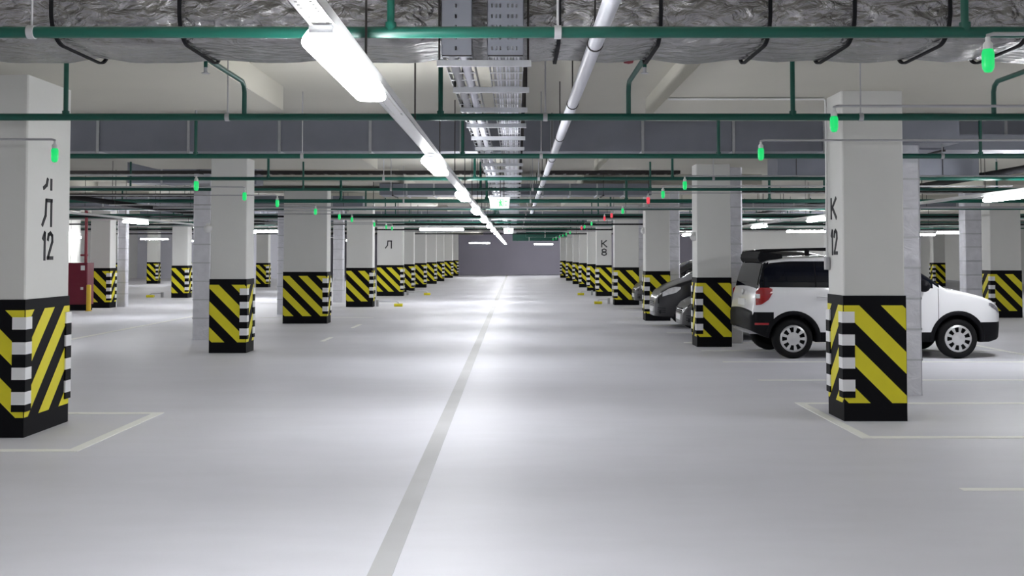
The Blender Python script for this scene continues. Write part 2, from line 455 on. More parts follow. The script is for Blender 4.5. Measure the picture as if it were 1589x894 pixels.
def place_lamp(x, y, label, group, rot=0, z=LZ):
    o = lamp0 if lamp_first[0] else copy_tree(lamp0); lamp_first[0] = False
    o.location = (x, y, z); o.rotation_euler = (0, 0, rot); o['label'] = label; o['group'] = group
    return o
LX = -0.78
for k in range(0, 15):
    y = 4.98 + 5.4 * k
    place_lamp(LX, y, 'white ceiling lamp, %s from the camera in the row over the aisle' % ORD[k + 1], 'lamps over the aisle')
for y in (-0.6, -6.0, -10.8):
    place_lamp(LX, y, 'white ceiling lamp of the aisle row, out of view behind the camera', 'lamps behind the camera')
for k, y in enumerate([15.9, 21.3, 26.0, 32.3, 39.0, 46.0, 53.0, 62.0]):
    place_lamp(7.4, y, 'white ceiling lamp, %s of the row over the right parking bays' % ORD[k + 1], 'lamps over the right bays')
for k, y in enumerate([28.0, 34.0, 40.0, 48.0, 56.0, 64.0]):
    place_lamp(-10.0, y, 'white ceiling lamp, %s in view over the left parking bays' % ORD[k + 1], 'lamps over the left bays')
for y in (-3.0, 2.5, 9.5):
    place_lamp(7.4, y, 'white lamp over the right bays, outside the view beside the camera', 'lamps beside the camera')
for y in (-3.0, 4.0, 11.0, 19.0):
    place_lamp(-10.0, y, 'white lamp over the left bays, outside the view to the left', 'lamps left of the view')
for k, y in enumerate([24.0, 32.0, 41.0, 45.0, 56.0, 66.0, 74.0, 82.0]):  # last two of this row are added to lift the dark far-right walls
    place_lamp(17.0, y, 'white ceiling lamp, %s of the row beyond the right columns' % ORD[k + 1], 'lamps of the far right aisle', rot=R(90) if k in (2, 3) else 0)
for k, y in enumerate([30.0, 38.0, 47.0, 58.0, 66.0, 72.5]):
    place_lamp(-19.7, y, 'white ceiling lamp, %s of the row beyond the left columns' % ORD[k + 1], 'lamps of the far left aisle', rot=R(90) if k > 2 else 0)
place_lamp(-2.5, 36.0, 'long white lamp set crosswise left of the aisle lamps, before the far wall', 'crosswise lamps', R(90))
place_lamp(-9.25, 39.0, 'long white lamp set crosswise between the second and third left columns', 'crosswise lamps', R(90))
place_lamp(10.7, 39.0, 'long white lamp set crosswise above the white car roof', 'crosswise lamps', R(90))
place_lamp(-2.6, 77.0, 'farthest white lamp set crosswise, against the far lilac wall', 'crosswise lamps', R(90))
place_lamp(2.2, 84.0, 'added white lamp set crosswise right of the aisle row to brighten the far lilac wall', 'crosswise lamps', R(90))  # extra lamp, added only to brighten the end wall
place_lamp(23.0, 72.0, 'added white lamp at the far right to brighten the walls, above the small striped columns', 'crosswise lamps', R(90))  # extra lamp, added to light the dim walls at far right
place_lamp(-15.0, 34.85, 'white lamp on the ribbed white wall, level with the red pipe', 'wall lamps', R(90), 2.2)
# perforated channels that carry the lamp rows
def channel(x, y0, y1, label, perf_to=0, w=0.11):
    e = empty('lamp_channel', (x, y0, 2.58), label, 'channel', 'lamp channels')
    mb = MB()
    L = y1 - y0
    mb.box(-w / 2, -w / 2 + 0.004, 0, L, 0, 0.045); mb.box(w / 2 - 0.004, w / 2, 0, L, 0, 0.045)
    y = 0.0
    if perf_to:
        cell = 0.05
        while y < perf_to - y0:
            # two small round-ish slots per row
            ys = (y, y + 0.016, y + 0.034, y + cell); xs = (-w / 2, -0.034, -0.022, 0.022, 0.034, w / 2)
            for j in range(3):
                for i in range(5):
                    if j == 1 and i in (1, 3): continue
                    mb.add([(xs[i], ys[j], 0), (xs[i + 1], ys[j], 0), (xs[i + 1], ys[j + 1], 0), (xs[i], ys[j + 1], 0)], [(0, 1, 2, 3)])
            y += cell
    mb.box(-w / 2, w / 2, y, L, 0, 0.004)
    mb.build('profile', M['channel'], e)
    for k in range(int(L // 2.6) + 1):
        if k > 20: break
        MB().tube([(0.03, 0.7 + 2.6 * k, 0.0), (0.03, 0.7 + 2.6 * k, SLAB - 2.58)], 0.006, 6).build('hanger_rod', M['darksteel'], e)
    return e
channel(LX, 2.0, 86.0, 'long white perforated channel carrying the lamps over the aisle', 7.0)
channel(7.4, 3.1, 66.0, 'long white channel carrying the lamps over the right bays')
channel(-10.0, 3.1, 66.0, 'long white channel carrying the lamps over the left bays')

# ------------------------------------------------------------------ green sprinkler pipes
PZ = 2.81
pipe_lab = ['nearest thick green sprinkler pipe, crossing in front of the foil duct',
            'second green sprinkler pipe from the camera, crossing in front of the near columns',
            'third green sprinkler pipe, crossing just below the wide grey duct',
            'fourth green sprinkler pipe from the camera, first one beyond the wide grey duct',
            'fifth green sprinkler pipe from the camera, crossing the second pair of columns',
            'sixth, thicker green sprinkler pipe, crossing behind the exit sign']
def pipe(i, d, r, z=PZ, x0=-22, x1=22, risers=(-9.85, -6.8, -3.75, -0.62, 2.38, 5.45, 8.5), arms=(), hang=()):
    lab = pipe_lab[i] if i < len(pipe_lab) else '%s green sprinkler pipe from the camera, thin in the distance' % ORD[i + 1]
    e = empty('sprinkler_pipe', (0, d, z), lab, 'pipe', 'green sprinkler pipes across the ceiling')
    MB().tube([(x0, 0, 0), (x1, 0, 0)], r, 14).build('main_pipe', M['green'], e)
    top = DROP - z
    for x in risers:
        q = MB().tube([(x, 0, 0), (x, 0, top)], r * 0.68, 10).tube([(x, 0, 0), (x, 0, r * 1.7)], r * 1.0, 10)
        o = q.build('riser', M['green'], e)
        h = MB().tube([(x, 0, top), (x, 0, top + 0.05)], 0.014, 8).tube([(x, 0, top + 0.05), (x, 0, top + 0.054)], 0.03, 10)
        h.build('sprinkler_head', M['zinc'], o)
    for x in arms:
        zt = 0.29
        pts = [(x, 0, 0), (x, 0, zt - 0.08), (x, -0.02, zt - 0.03), (x, -0.08, zt), (x, -1.15, zt)]
        o = MB().tube(pts, r * 0.68, 10).tube([(x, -1.12, zt), (x, -1.12, zt - 0.07)], r * 0.5, 8).build('arm', M['green'], e)
        h = MB().tube([(x, -1.12, zt - 0.07), (x, -1.12, zt - 0.11)], 0.014, 8).tube([(x, -1.12, zt - 0.11), (x, -1.12, zt - 0.114)], 0.03, 10)
        h.build('sprinkler_head', M['zinc'], o)
    for x in hang:
        hg = MB().tube([(x - 0.018, 0, 0), (x + 0.018, 0, 0)], r + 0.006, 14).tube([(x, 0, r), (x, 0, SLAB - z)], 0.006, 6)
        hg.build('hanger', M['conduit'], e)
    return e
pipe(0, 5.5, 0.030, risers=(-0.65, 2.34, -6.8, 5.45), hang=(-2.52, 0.22), x0=-12, x1=12)
pipe(1, 8.9, 0.030, arms=(-2.28, 0.95, 4.02), risers=(-6.8, -3.78, -0.63, 2.33), hang=(-2.42, -4.9, 0.25, 2.9))
pipe(2, 12.43, 0.029, hang=(-2.5, 0.3, -5.6, 5.0))
pipe(3, 16.1, 0.028, hang=(-2.0, 0.35, 3.0))
pipe(4, 18.75, 0.026, hang=(-2.2, 0.3))
pipe(5, 22.8, 0.042, hang=(0.32, -2.4))
for i, d in enumerate((26.6, 30.6, 33.2, 37.5, 40.8, 46.0)):
    pipe(6 + i, d, 0.026 if i else 0.03, hang=(0.3,))

# ------------------------------------------------------------------ foil duct crossing overhead
e = empty('foil_duct', (0, 6.78, 3.05), 'huge crinkled foil-wrapped duct with black straps crossing overhead', 'duct')
H, DD, rc = 0.51, 0.92, 0.16
def duct_ring(grow=0.0, sag=0.0):
    pts = []
    for (cy, cz, a0) in ((rc, rc, 180), (DD - rc, rc, 270)):
        for k in range(11):
            a = R(a0 + 90 * k / 10)
            pts.append((cy + (rc + grow) * math.cos(a), cz + (rc + grow) * math.sin(a) - sag))
    pts += [(DD + grow, H), (-grow, H)]
    return pts
STR = [-6.2, -5.4, -4.6, -3.8, -2.97, -2.15, -1.3, -0.45, 0.28, 0.93, 1.63, 2.17, 2.78, 3.3, 4.0, 4.8, 5.6, 6.4]
mb = MB(); rings = []
xs = [-11 + 0.11 * i for i in range(201)]
for x in xs:
    dmin = min(abs(x - s) for s in STR)
    puff = 0.028 * min(1, dmin / 0.25) + 0.008 * math.sin(x * 9.1) * math.sin(x * 3.7)
    rings.append([(x, p[0], p[1]) for p in duct_ring(puff, 0)])
n = len(rings[0])
mb.add([p for rg in rings for p in rg], [(i * n + k, i * n + (k + 1) % n, (i + 1) * n + (k + 1) % n, (i + 1) * n + k) for i in range(len(rings) - 1) for k in range(n)], 0, True)
mb.build('wrapped_shell', M['foil'], e)
for x in STR:
    rg = duct_ring(0.036)
    s_ = MB(); n = len(rg)
    if x in (-0.45, -1.3): w = 0.008
    else: w = 0.012
    s_.add([(x - w, p[0], p[1]) for p in rg] + [(x + w, p[0], p[1]) for p in rg] + [(x - w, p[0] * 0.98 + 0.01, p[1] * 0.97 + 0.012) for p in rg] + [(x + w, p[0] * 0.98 + 0.01, p[1] * 0.97 + 0.012) for p in rg],
           [q for k in range(n) if k != n - 2 for q in ((k, (k + 1) % n, n + (k + 1) % n, n + k), (k, (k + 1) % n, 2 * n + (k + 1) % n, 2 * n + k), (n + k, n + (k + 1) % n, 3 * n + (k + 1) % n, 3 * n + k))], 0)
    s_.build('strap', M['blackpipe'], e)

# ------------------------------------------------------------------ grey sheet-metal ducts
def sheet_duct(x0, x1, y0, y1, z0, z1, label, axis='x', step=1.25, m='zincdull'):
    e = empty('sheet_metal_duct', (x0, y0, z0), label, 'duct', 'grey sheet metal ducts')
    MB().box(0, x1 - x0, 0, y1 - y0, 0, z1 - z0).build('duct_body', M[m], e)
    L = (x1 - x0) if axis == 'x' else (y1 - y0)
    if z1 < 3.29:
        k = 0
        while k * 2.4 + 0.3 < L:
            r_ = MB()
            for yy in (-0.02, y1 - y0 + 0.02): r_.tube([(0.3 + 2.4 * k, yy, 0), (0.3 + 2.4 * k, yy, SLAB - z0)], 0.006, 6)
            r_.box(0.28 + 2.4 * k, 0.32 + 2.4 * k, -0.03, y1 - y0 + 0.03, -0.022, 0.0)
            r_.build('hanger_frame', M['darksteel'], e); k += 1
    k = 1
    while k * step < L - 0.1 and k < 40:
        a = k * step
        f = MB()
        if axis == 'x': f.box(a - 0.018, a + 0.018, -0.025, y1 - y0 + 0.025, -0.025, z1 - z0 - 0.001)
        else: f.box(-0.025, x1 - x0 + 0.025, a - 0.018, a + 0.018, -0.025, z1 - z0 - 0.001)
        f.build('flange', M['zinc'], e); k += 1
    return e
sheet_duct(-9.5, 9.5, 14.6, 15.4, 3.08, 3.56, 'wide grey sheet metal duct spanning the ceiling behind the nearest columns')
sheet_duct(4.9, 14.0, 12.9, 13.3, 2.93, 3.12, 'narrow grey sheet metal duct right of the tall foil riser', step=1.5)
sheet_duct(4.45, 5.15, 12.3, 12.85, 2.95, 3.295, 'short grey duct box on top of the tall foil riser behind the K 12 column', step=9)
sheet_duct(-7.9, -6.5, 21.6, 22.4, 3.12, 3.565, 'short grey duct box under the ceiling left of the second left column', step=0.7)
sheet_duct(-6.45, -5.3, 21.7, 22.3, 3.1, 3.565, 'grey duct end joined to the box behind the second left column', step=0.6)
sheet_duct(-3.1, 3.1, 24.2, 25.0, 3.02, 3.28, 'dark grey duct crossing the aisle ceiling behind the exit sign', step=0.62)
sheet_duct(4.3, 7.6, 17.4, 18.1, 2.95, 3.28, 'grey duct under the ceiling above the white car', step=1.1)
sheet_duct(-12, -4.0, 27.8, 28.5, 2.85, 3.2, 'long grey duct over the left bays before the third left column', step=1.2)
sheet_duct(4.6, 14.0, 31.3, 32.0, 3.07, 3.28, 'long grey duct over the right bays, level with the dark cars', step=1.2)
sheet_duct(-14, 14, 39.6, 40.2, 3.07, 3.28, 'distant grey duct crossing the whole garage, nearer of the two', step=1.5)
sheet_duct(-14, 14, 49.4, 50.1, 3.07, 3.28, 'distant grey duct crossing the whole garage, farther of the two', step=1.5)
# dark cable trays crossing under the slab
def xtray(x0, x1, y, z, label):
    e = empty('dark_cable_tray', (x0, y, z), label, 'cable tray', 'dark cable trays across the ceiling')
    L = x1 - x0
    t = MB().box(0, L, 0, 0.006, 0, 0.06).box(0, L, 0.3, 0.306, 0, 0.06)
    k = 0.0
    while k < L: t.box(k, min(k + 0.05, L), 0, 0.3, 0, 0.01); k += 0.22
    t.build('ladder', M['darksteel'], e)
    c = MB()
    for j in range(4): c.tube([(0.05, 0.05 + 0.065 * j, 0.035), (L - 0.05, 0.05 + 0.065 * j, 0.035)], 0.02, 6)
    c.build('cables', M['blackpipe'], e)
    return e
xtray(-11, -0.4, 20.6, 3.23, 'dark cable tray on the ceiling left of the aisle, behind the fifth green pipe')
xtray(0.5, 3.2, 20.6, 3.23, 'short dark cable tray on the ceiling right of the aisle')
xtray(-11.5, 3.0, 25.2, 3.22, 'long dark cable tray crossing the aisle ceiling beyond the exit sign')
xtray(4.4, 11.0, 23.6, 3.05, 'dark cable tray over the right bays above the dark cars')
xtray(-12.5, -6.4, 24.3, 3.0, 'dark cable tray over the left bays beside the duct box')
xtray(-14, 14, 36.4, 3.0, 'distant dark cable tray crossing the garage, nearer of the two')
xtray(-14, 14, 44.6, 2.95, 'distant dark cable tray crossing the garage, farther of the two')
# black pipes along the bays
def ypipe(x, z, y0, y1, r, m, label, name='ceiling_pipe', bands=0):
    e = empty(name, (x, y0, z), label, 'pipe')
    MB().tube([(0, 0, 0), (0, y1 - y0, 0)], r, 14).build('pipe_run', M[m], e)
    for k in range(bands):
        yy = 2.4 + k * 2.6
        if yy < y1 - y0: 
            MB().tube([(0, yy - 0.012, 0), (0, yy + 0.012, 0)], r + 0.006, 14).tube([(0, yy, r), (0, yy, SLAB - z)], 0.006, 6).build('hanger_ring', M['darksteel'], e)
    return e
ypipe(0.49, 2.95, 1.5, 34.0, 0.046, 'whitepipe', 'white round pipe running along the ceiling right of the aisle centre', 'drain_pipe', 12)
ypipe(7.72, 2.96, 10.0, 60.0, 0.055, 'blackpipe', 'black insulated pipe running along above the white car', 'insulated_pipe', 12)
ypipe(-8.2, 2.72, 14.0, 60.0, 0.05, 'blackpipe', 'black insulated pipe running along over the left bays', 'insulated_pipe', 12)
# crossing grey conduits
for k, (d, z) in enumerate([(23.9, 2.72), (28.9, 2.7), (32.5, 2.75), (34.8, 2.66), (38.6, 2.70), (42.2, 2.66), (46.6, 2.70), (52.4, 2.70)]):
    e = empty('cross_conduit', (0, d, z), 'thin grey conduit crossing the ceiling, %s of eight from the camera' % ORD[k + 1], 'conduit', 'grey conduits across the ceiling')
    MB().tube([(-20, 0, 0), (20, 0, 0)], 0.025, 8).build('conduit_run', M['blackpipe'] if k % 2 else M['conduit'], e)
    for x in (-15, -9, -3.2, 3.0, 9, 15):
        MB().tube([(x, 0, 0.02), (x, 0, SLAB - z)], 0.008, 6).build('hanger_rod', M['darksteel'], e)
# dark green ducts high at the far end
for k, (x0, x1, d, z) in enumerate([(0.6, 3.0, 62.0, 2.70), (-0.2, 2.9, 72.0, 2.62)]):
    e = empty('green_duct', (x0, d, z), ['dark green duct under the far ceiling right of the aisle lamps', 'farther dark green duct against the far lilac wall'][k], 'duct')
    MB().cbox(0, x1 - x0, 0, 0.6, 0, 0.55, 0.05, 'x').build('duct_body', M['green'], e)
    rd = MB()
    for xx in (0.2, x1 - x0 - 0.2): rd.tube([(xx, 0.3, 0.5), (xx, 0.3, SLAB - z)], 0.01, 6)
    rd.build('hanger_frame', M['darksteel'], e)
    for j in range(3): MB().box(0.3 + j * 0.8, 0.34 + j * 0.8, -0.02, 0.62, -0.02, 0.57).build('flange', M['cap'] if j == 1 else M['green'], e)

# ------------------------------------------------------------------ perforated cable trays over the aisle
def tray(xa, xb, label, holes, ncable, y1=62.0):
    w = xb - xa; y0, zt = 6.55, 2.89
    e = empty('cable_tray', (xa, y0, zt), label, 'cable tray', 'steel cable trays over the aisle')
    # vertical perforated drop in front of the foil duct
    v = MB(); hh = SLAB - zt
    nc = len(holes); nr = 10
    xs = [0.0]
    for hx in holes: xs += [hx - 0.006, hx + 0.006]
    xs.append(w)
    zs = [0.0]
    for j in range(nr): zs += [0.03 + j * hh / nr * 0.98, 0.03 + j * hh / nr * 0.98 + 0.024]
    zs.append(hh)
    for i in range(len(xs) - 1):
        for j in range(len(zs) - 1):
            if i % 2 == 1 and j % 2 == 1: continue
            v.add([(xs[i], 0, zs[j]), (xs[i + 1], 0, zs[j]), (xs[i + 1], 0, zs[j + 1]), (xs[i], 0, zs[j + 1])], [(0, 1, 2, 3)])
    v.box(0, 0.003, 0, 0.06, 0, hh); v.box(w - 0.003, w, 0, 0.06, 0, hh); v.box(0.0, w, 0.045, 0.05, 0, hh, 1)
    v.build('perforated_drop', [M['zincdull'], M['darksteel']], e)
    hmb = MB(); L = y1 - y0
    hmb.box(0, 0.003, 0, L, 0, 0.06); hmb.box(w - 0.003, w, 0, L, 0, 0.06)
    y = 0.05
    while y < L: hmb.box(0, w, y, y + 0.03, 0, 0.004); y += 0.3
    hmb.build('tray_run', M['zinc'], e)
    for j in range(ncable):
        cx = 0.02 + (w - 0.04) * (j + 0.5) / ncable
        MB().tube([(cx, 0.03, hh - 0.02), (cx, 0.03, 0.06), (cx, 0.08, 0.02), (cx, L, 0.02)], 0.42 * (w - 0.04) / ncable, 6).build('cable', M['whitepipe'] if j % 3 else M['conduit'], e)
    return e
tray(-0.175, 0.05, 'right one of two steel cable trays over the aisle, perforated and full of pale cables', [0.03, 0.055, 0.08, 0.13, 0.155, 0.18], 9)
tray(-0.46, -0.27, 'left one of two steel cable trays over the aisle, nearly empty', [0.09], 2)
for k in range(26):
    y = 6.72 + 1.08 * k
    e = empty('tray_hanger', (-0.2, y, 2.86), 'steel bracket, %s under the two cable trays counted from the near end' % (ORD[k + 1] if k < 20 else str(k + 1) + 'th'), 'bracket', 'brackets under the cable trays')
    MB().box(-0.3 + (0.04 if k else 0), 0.3, -0.02, 0.02, -0.012, 0.026).build('cross_bar', M['zinc'], e)
    for x in (-0.285 + (0.04 if k else 0), 0.28): MB().tube([(x, 0, 0), (x, 0, SLAB - 2.86)], 0.007, 6).build('threaded_rod', M['darksteel'], e)

# ------------------------------------------------------------------ bay indicator lights
def make_indicator(mname, sgn, arm):
    e = empty('bay_indicator', (0, 0, 0), 'x', 'indicator light')
    MB().lathe([(0.0, -0.07), (0.018, -0.066), (0.027, -0.05), (0.03, -0.03), (0.03, 0.03), (0.024, 0.048)], 16).build('bulb', M[mname], e)
    MB().lathe([(0.024, 0.04), (0.024, 0.075), (0.012, 0.09), (0.012, 0.11)], 12).build('cap', M['cap'], e)
    MB().tube([(0, 0, 0.1), (0, 0, 0.118), (sgn * 0.03, 0, 0.125), (sgn * arm, 0, 0.125)], 0.010, 8).build('conduit_arm', M['conduit'], e)
    return e
RX, RZ, LX2, LZ2 = 2.36, 2.63, -3.88, 2.50
right_y = [(5.28, 0), (7.85, 0), (10.2, 0), (14.8, 0), (17.0, 0), (18.9, 1), (23.4, 0), (26.1, 1), (28.2, 1), (33.0, 0), (36.3, 0), (38.0, 1), (46.0, 0), (49.5, 0), (53.0, 0), (57.0, 0), (62.0, 0), (67.0, 0)]
left_y = [8.93, 12.9, 15.2, 17.3, 20.6, 23.4, 25.2, 29.2, 31.9, 33.4]
pg, pr, pl = make_indicator('gled', 1, 5.6), make_indicator('rled', 1, 5.6), make_indicator('gled', -1, 4.0)
used = set(); ng = nr_ = 0
for k, (y, red) in enumerate(right_y):
    src = pr if red else pg
    o = src if id(src) not in used else copy_tree(src); used.add(id(src))
    o.location = (RX, y, RZ)
    if red: nr_ += 1; lab = 'red bay light, %s red one from the camera right of the aisle' % ORD[nr_]
    else: ng += 1; lab = 'green bay light, %s green one from the camera right of the aisle' % ORD[ng]
    o['label'] = lab; o['group'] = 'bay lights right of the aisle'
for k, y in enumerate(left_y):
    o = pl if k == 0 else copy_tree(pl)
    o.location = (LX2, y, LZ2); o['label'] = 'green bay light, %s from the camera left of the aisle' % ORD[k + 1]; o['group'] = 'bay lights left of the aisle'

# ------------------------------------------------------------------ exit signs
def exit_sign(x, y, z, label, w=0.34, h=0.18):
    e = empty('exit_sign', (x, y, z), label, 'sign', 'exit signs over the aisle')
    b_ = MB()
    v = [(-w / 2 + 0.02, 0, -h / 2), (w / 2 - 0.02, 0, -h / 2), (w / 2, 0, h / 2), (-w / 2, 0, h / 2)]
    b_.add([(p[0], 0.0, p[2]) for p in v] + [(p[0], 0.07, p[2]) for p in v], [(0, 1, 2, 3), (7, 6, 5, 4), (0, 4, 5, 1), (1, 5, 6, 2), (2, 6, 7, 3), (3, 7, 4, 0)])
    b_.build('housing', M['signwhite'], e)
    g = MB()
    def q(x0, x1, z0, z1): g.box(x0, x1, -0.004, 0.002, z0, z1)
    q(-0.035, -0.03, -0.065, 0.06); q(0.055, 0.06, -0.065, 0.06); q(-0.035, 0.06, 0.055, 0.06)
    q(0.005, 0.022, 0.03, 0.048); q(0.0, 0.028, -0.015, 0.026); q(-0.016, 0.0, 0.0, 0.014); q(0.026, 0.044, 0.01, 0.022); q(-0.004, 0.012, -0.06, -0.012); q(0.016, 0.034, -0.048, -0.012); q(0.03, 0.05, -0.052, -0.042)
    q(0.085, 0.12, 0.02, 0.03); q(0.085, 0.12, -0.04, -0.03)
    g.build('pictogram', M['signgreen'], e)
    s_ = MB()
    for sx in (0.01, 0.07): s_.tube([(sx, 0.035, h / 2), (sx, 0.035, SLAB - z)], 0.006, 6)
    s_.build('suspension_rods', M['darksteel'], e)
    return e
exit_sign(-0.26, 17.25, 2.5, 'white exit sign with green figure hanging over the aisle, nearer one')
exit_sign(-0.25, 38.0, 2.52, 'small white exit sign far down the aisle beside the lamps', 0.36, 0.2)

# ------------------------------------------------------------------ red fire cabinet and neighbours, left
e = empty('fire_cabinet', (-13.08, 31.7, 0), 'dark red fire hose cabinet standing by the striped column far left', 'cabinet')
MB().cbox(-0.33, 0.33, 0, 0.5, 0.18, 1.42, 0.015, 'z').build('cabinet_body', M['red'], e)
MB().box(-0.3, 0.3, 0.03, 0.47, 0.0, 0.18).build('plinth', M['black'], e)
dr = MB().box(-0.31, 0.31, -0.015, 0.0, 0.82, 1.39).build('door', M['red'], e)
MB().box(0.14, 0.26, -0.02, -0.014, 1.2, 1.34).build('label_plate', M['cap'], dr)
dr = MB().box(-0.31, 0.31, -0.015, 0.0, 0.21, 0.79).build('door', M['red'], e)
MB().box(0.14, 0.22, -0.02, -0.014, 0.62, 0.70).build('label_plate', M['cap'], dr)
e = empty('riser_pipe', (-12.92, 32.0, 1.42), 'red vertical pipe rising from the red cabinet to the ceiling', 'pipe')
MB().tube([(0, 0, 0), (0, 0, DROP - 1.42)], 0.045, 12).build('pipe_run', M['redpipe'], e)
MB().tube([(0, 0, 0.2), (0, 0, 0.26)], 0.06, 12).tube([(0, 0, 0.23), (-0.16, 0, 0.23)], 0.03, 10).build('coupling', M['redpipe'], e)
e = empty('bollard', (-12.62, 31.5, 0), 'yellow steel post standing before the red cabinet', 'bollard')
MB().lathe([(0.0, 0.78), (0.05, 0.775), (0.065, 0.76), (0.065, 0.0)], 16).build('post', M['yellowpost'], e)
MB().lathe([(0.1, 0.012), (0.1, 0.0)], 16).lathe([(0.0, 0.012), (0.1, 0.012)], 16).build('base_plate', M['yellowpost'], e)
# low barrier bars at column feet
def barrier(x, y, L, sgn, label):
    e = empty('parking_barrier', (x, y, 0), label, 'parking barrier', 'low barrier bars at the column feet')
    MB().tube([(0, 0, 0.16), (sgn * L, 0, 0.16), (sgn * (L + 0.06), 0, 0.12), (sgn * (L + 0.06), 0, 0.03)], 0.025, 10).build('bar', M['whitepipe'], e)
    MB().cbox(sgn * (L + 0.06) - 0.13, sgn * (L + 0.06) + 0.13, -0.11, 0.11, 0, 0.09, 0.03, 'x').build('foot', M['yellow'], e)
    MB().box(-0.04, 0.04, -0.05, 0.05, 0, 0.2).build('pivot_block', M['conduit'], e)
barrier(-4.45, 34.3, 0.62, 1, 'low grey bar with yellow foot by the fourth left column')
barrier(-4.45, 43.9, 0.75, 1, 'low bar with yellow foot by the fifth left column')
barrier(3.15, 36.0, 0.3, -1, 'low pale bar with yellow foot by the fourth right column')
barrier(3.15, 43.9, 0.4, -1, 'low bar with yellow foot by the K 8 column')
barrier(-13.8, 41.6, 0.4, -1, 'low yellow barrier foot by the column right of the red cabinet')
# dome lamps on column sides
for k, (x, y, z, lab) in enumerate([(3.245, 19.35, 1.98, 'small white dome on the side of the second right column'), (3.245, 27.0, 2.26, 'small white dome on the side of the third right column'), (-5.2, 17.97, 2.1, 'small white dome on the second left column')]):
    e = empty('wall_dome', (x, y, z), lab, 'camera', 'white domes on the columns')
    MB().lathe([(0.0, -0.075), (0.045, -0.06), (0.07, -0.02), (0.072, 0.02), (0.05, 0.05), (0.0, 0.055)], 16).build('dome', M['cap'], e)
    MB().box(-0.03, 0.03, -0.03, 0.06, 0.05, 0.09).build('bracket', M['cap'], e)
# conduit on the K 12 column
e = empty('column_conduit', (3.245, 11.08, 0), 'thin white conduit running up the rear edge of the K 12 column', 'conduit')
MB().tube([(0, 0, 1.62), (0, 0, 3.27), (-0.02, 0, 3.285), (-1.65, 0.0, 3.285)], 0.014, 8).build('conduit_run', M['cap'], e)
MB().cbox(-0.025, 0.02, -0.035, 0.035, 1.5, 1.63, 0.008, 'z').build('junction_box', M['conduit'], e)
e = empty('smoke_detector', (1.1, 10.3, SLAB), 'small red alarm sounder on the ceiling right of the white pipe', 'alarm')
MB().lathe([(0.0, -0.06), (0.045, -0.05), (0.055, -0.02), (0.055, 0.0)], 14).build('sounder', M['redpipe'], e)

# ------------------------------------------------------------------ cars
def interp(tab, x):
    if x <= tab[0][0]: return tab[0][1]
    for (a, b), (c, d) in zip(tab, tab[1:]):
        if x <= c: return b + (d - b) * (x - a) / (c - a)
    return tab[-1][1]
class CarShape:
    def __init__(s, top, bot, wid, belt, tum, rr=0.085, cc=0.035):
        s.top, s.bot, s.wid, s.belt, s.tum, s.rr, s.cc = top, bot, wid, belt, tum, rr, cc
        s.L = top[-1][0]
    def zt(s, x): return interp(s.top, x)
    def zb(s, x): return interp(s.bot, x)
    def hw(s, x, z):
        w = interp(s.wid, x)
        if z > s.belt: w -= s.tum * ((z - s.belt) / 0.5) ** 1.15
        if z < 0.55: w -= 0.05 * ((0.55 - z) / 0.35) ** 2
        w -= 0.018 * abs((z - 0.8) / 0.4) ** 2 if z < s.belt else 0.018 * ((s.belt - 0.8) / 0.4) ** 2
        return max(w, 0.05)
    def section(s, x, levels):
        zt, zb = s.zt(x), s.zb(x); r, c = s.rr, s.cc
        zc = max(zt - r - c, zb + 0.02)
        pts = [(0, zb), (0.6 * s.hw(x, zb), zb)]
        for l in levels:
            z = min(max(l, zb), zc); pts.append((s.hw(x, z), z))
        we = s.hw(x, zc); r2 = min(r, max(0.02, zt - c - zc))
        for a in (22, 45, 68, 88): pts.append((we - r + r * math.cos(R(a)), zc + r2 * math.sin(R(a))))
        for f in (0.66, 0.33, 0.0): pts.append(((we - r) * f, zt - c * f * f))
        return pts
def car_body(s, levels, stations, wheels, wr):
    bm = bmesh.new()
    rows = []
    for x in stations:
        sec = s.section(x, levels)
        full = [(x, -y, z) for y, z in sec] + [(x, y, z) for y, z in sec[::-1][1:-1]]
        rows.append([bm.verts.new(p) for p in full])
    n = len(rows[0])
    for i in range(len(rows) - 1):
        for k in range(n):
            bm.faces.new((rows[i][k], rows[i][(k + 1) % n], rows[i + 1][(k + 1) % n], rows[i + 1][k]))
    bm.faces.new(rows[0]); bm.faces.new(rows[-1][::-1])
    bmesh.ops.remove_doubles(bm, verts=bm.verts, dist=0.0008)
    bmesh.ops.dissolve_degenerate(bm, edges=bm.edges, dist=0.0005)
    bmesh.ops.recalc_face_normals(bm, faces=bm.faces)
    me = bpy.data.meshes.new('body'); bm.to_mesh(me); bm.free()
    o = bpy.data.objects.new('body', me); COL.objects.link(o)
    c = MB()
    cutters = []
    for (wx, wz) in wheels:
        for sy in (-1, 1):
            cb = MB(); y0, y1 = sorted((sy * 0.60, sy * 1.2))
            n_ = 40
            ring = [(wx + wr * math.cos(2 * math.pi * k / n_), wz + wr * math.sin(2 * math.pi * k / n_)) for k in range(n_)]
            cb.add([(p[0], y0, p[1]) for p in ring] + [(p[0], y1, p[1]) for p in ring],
                   [(k, (k + 1) % n_, n_ + (k + 1) % n_, n_ + k) for k in range(n_)] + [tuple(range(n_))[::-1], tuple(range(n_, 2 * n_))])
            co = cb.build('cut', M['plastic']); cutters.append(co)
            md = o.modifiers.new('b', 'BOOLEAN'); md.operation = 'DIFFERENCE'; md.object = co; md.solver = 'EXACT'
    bpy.context.view_layer.update()
    dg = bpy.context.evaluated_depsgraph_get()
    new = bpy.data.meshes.new_from_object(o.evaluated_get(dg))
    bpy.data.objects.remove(o)
    for co in cutters: bpy.data.objects.remove(co)
    return new
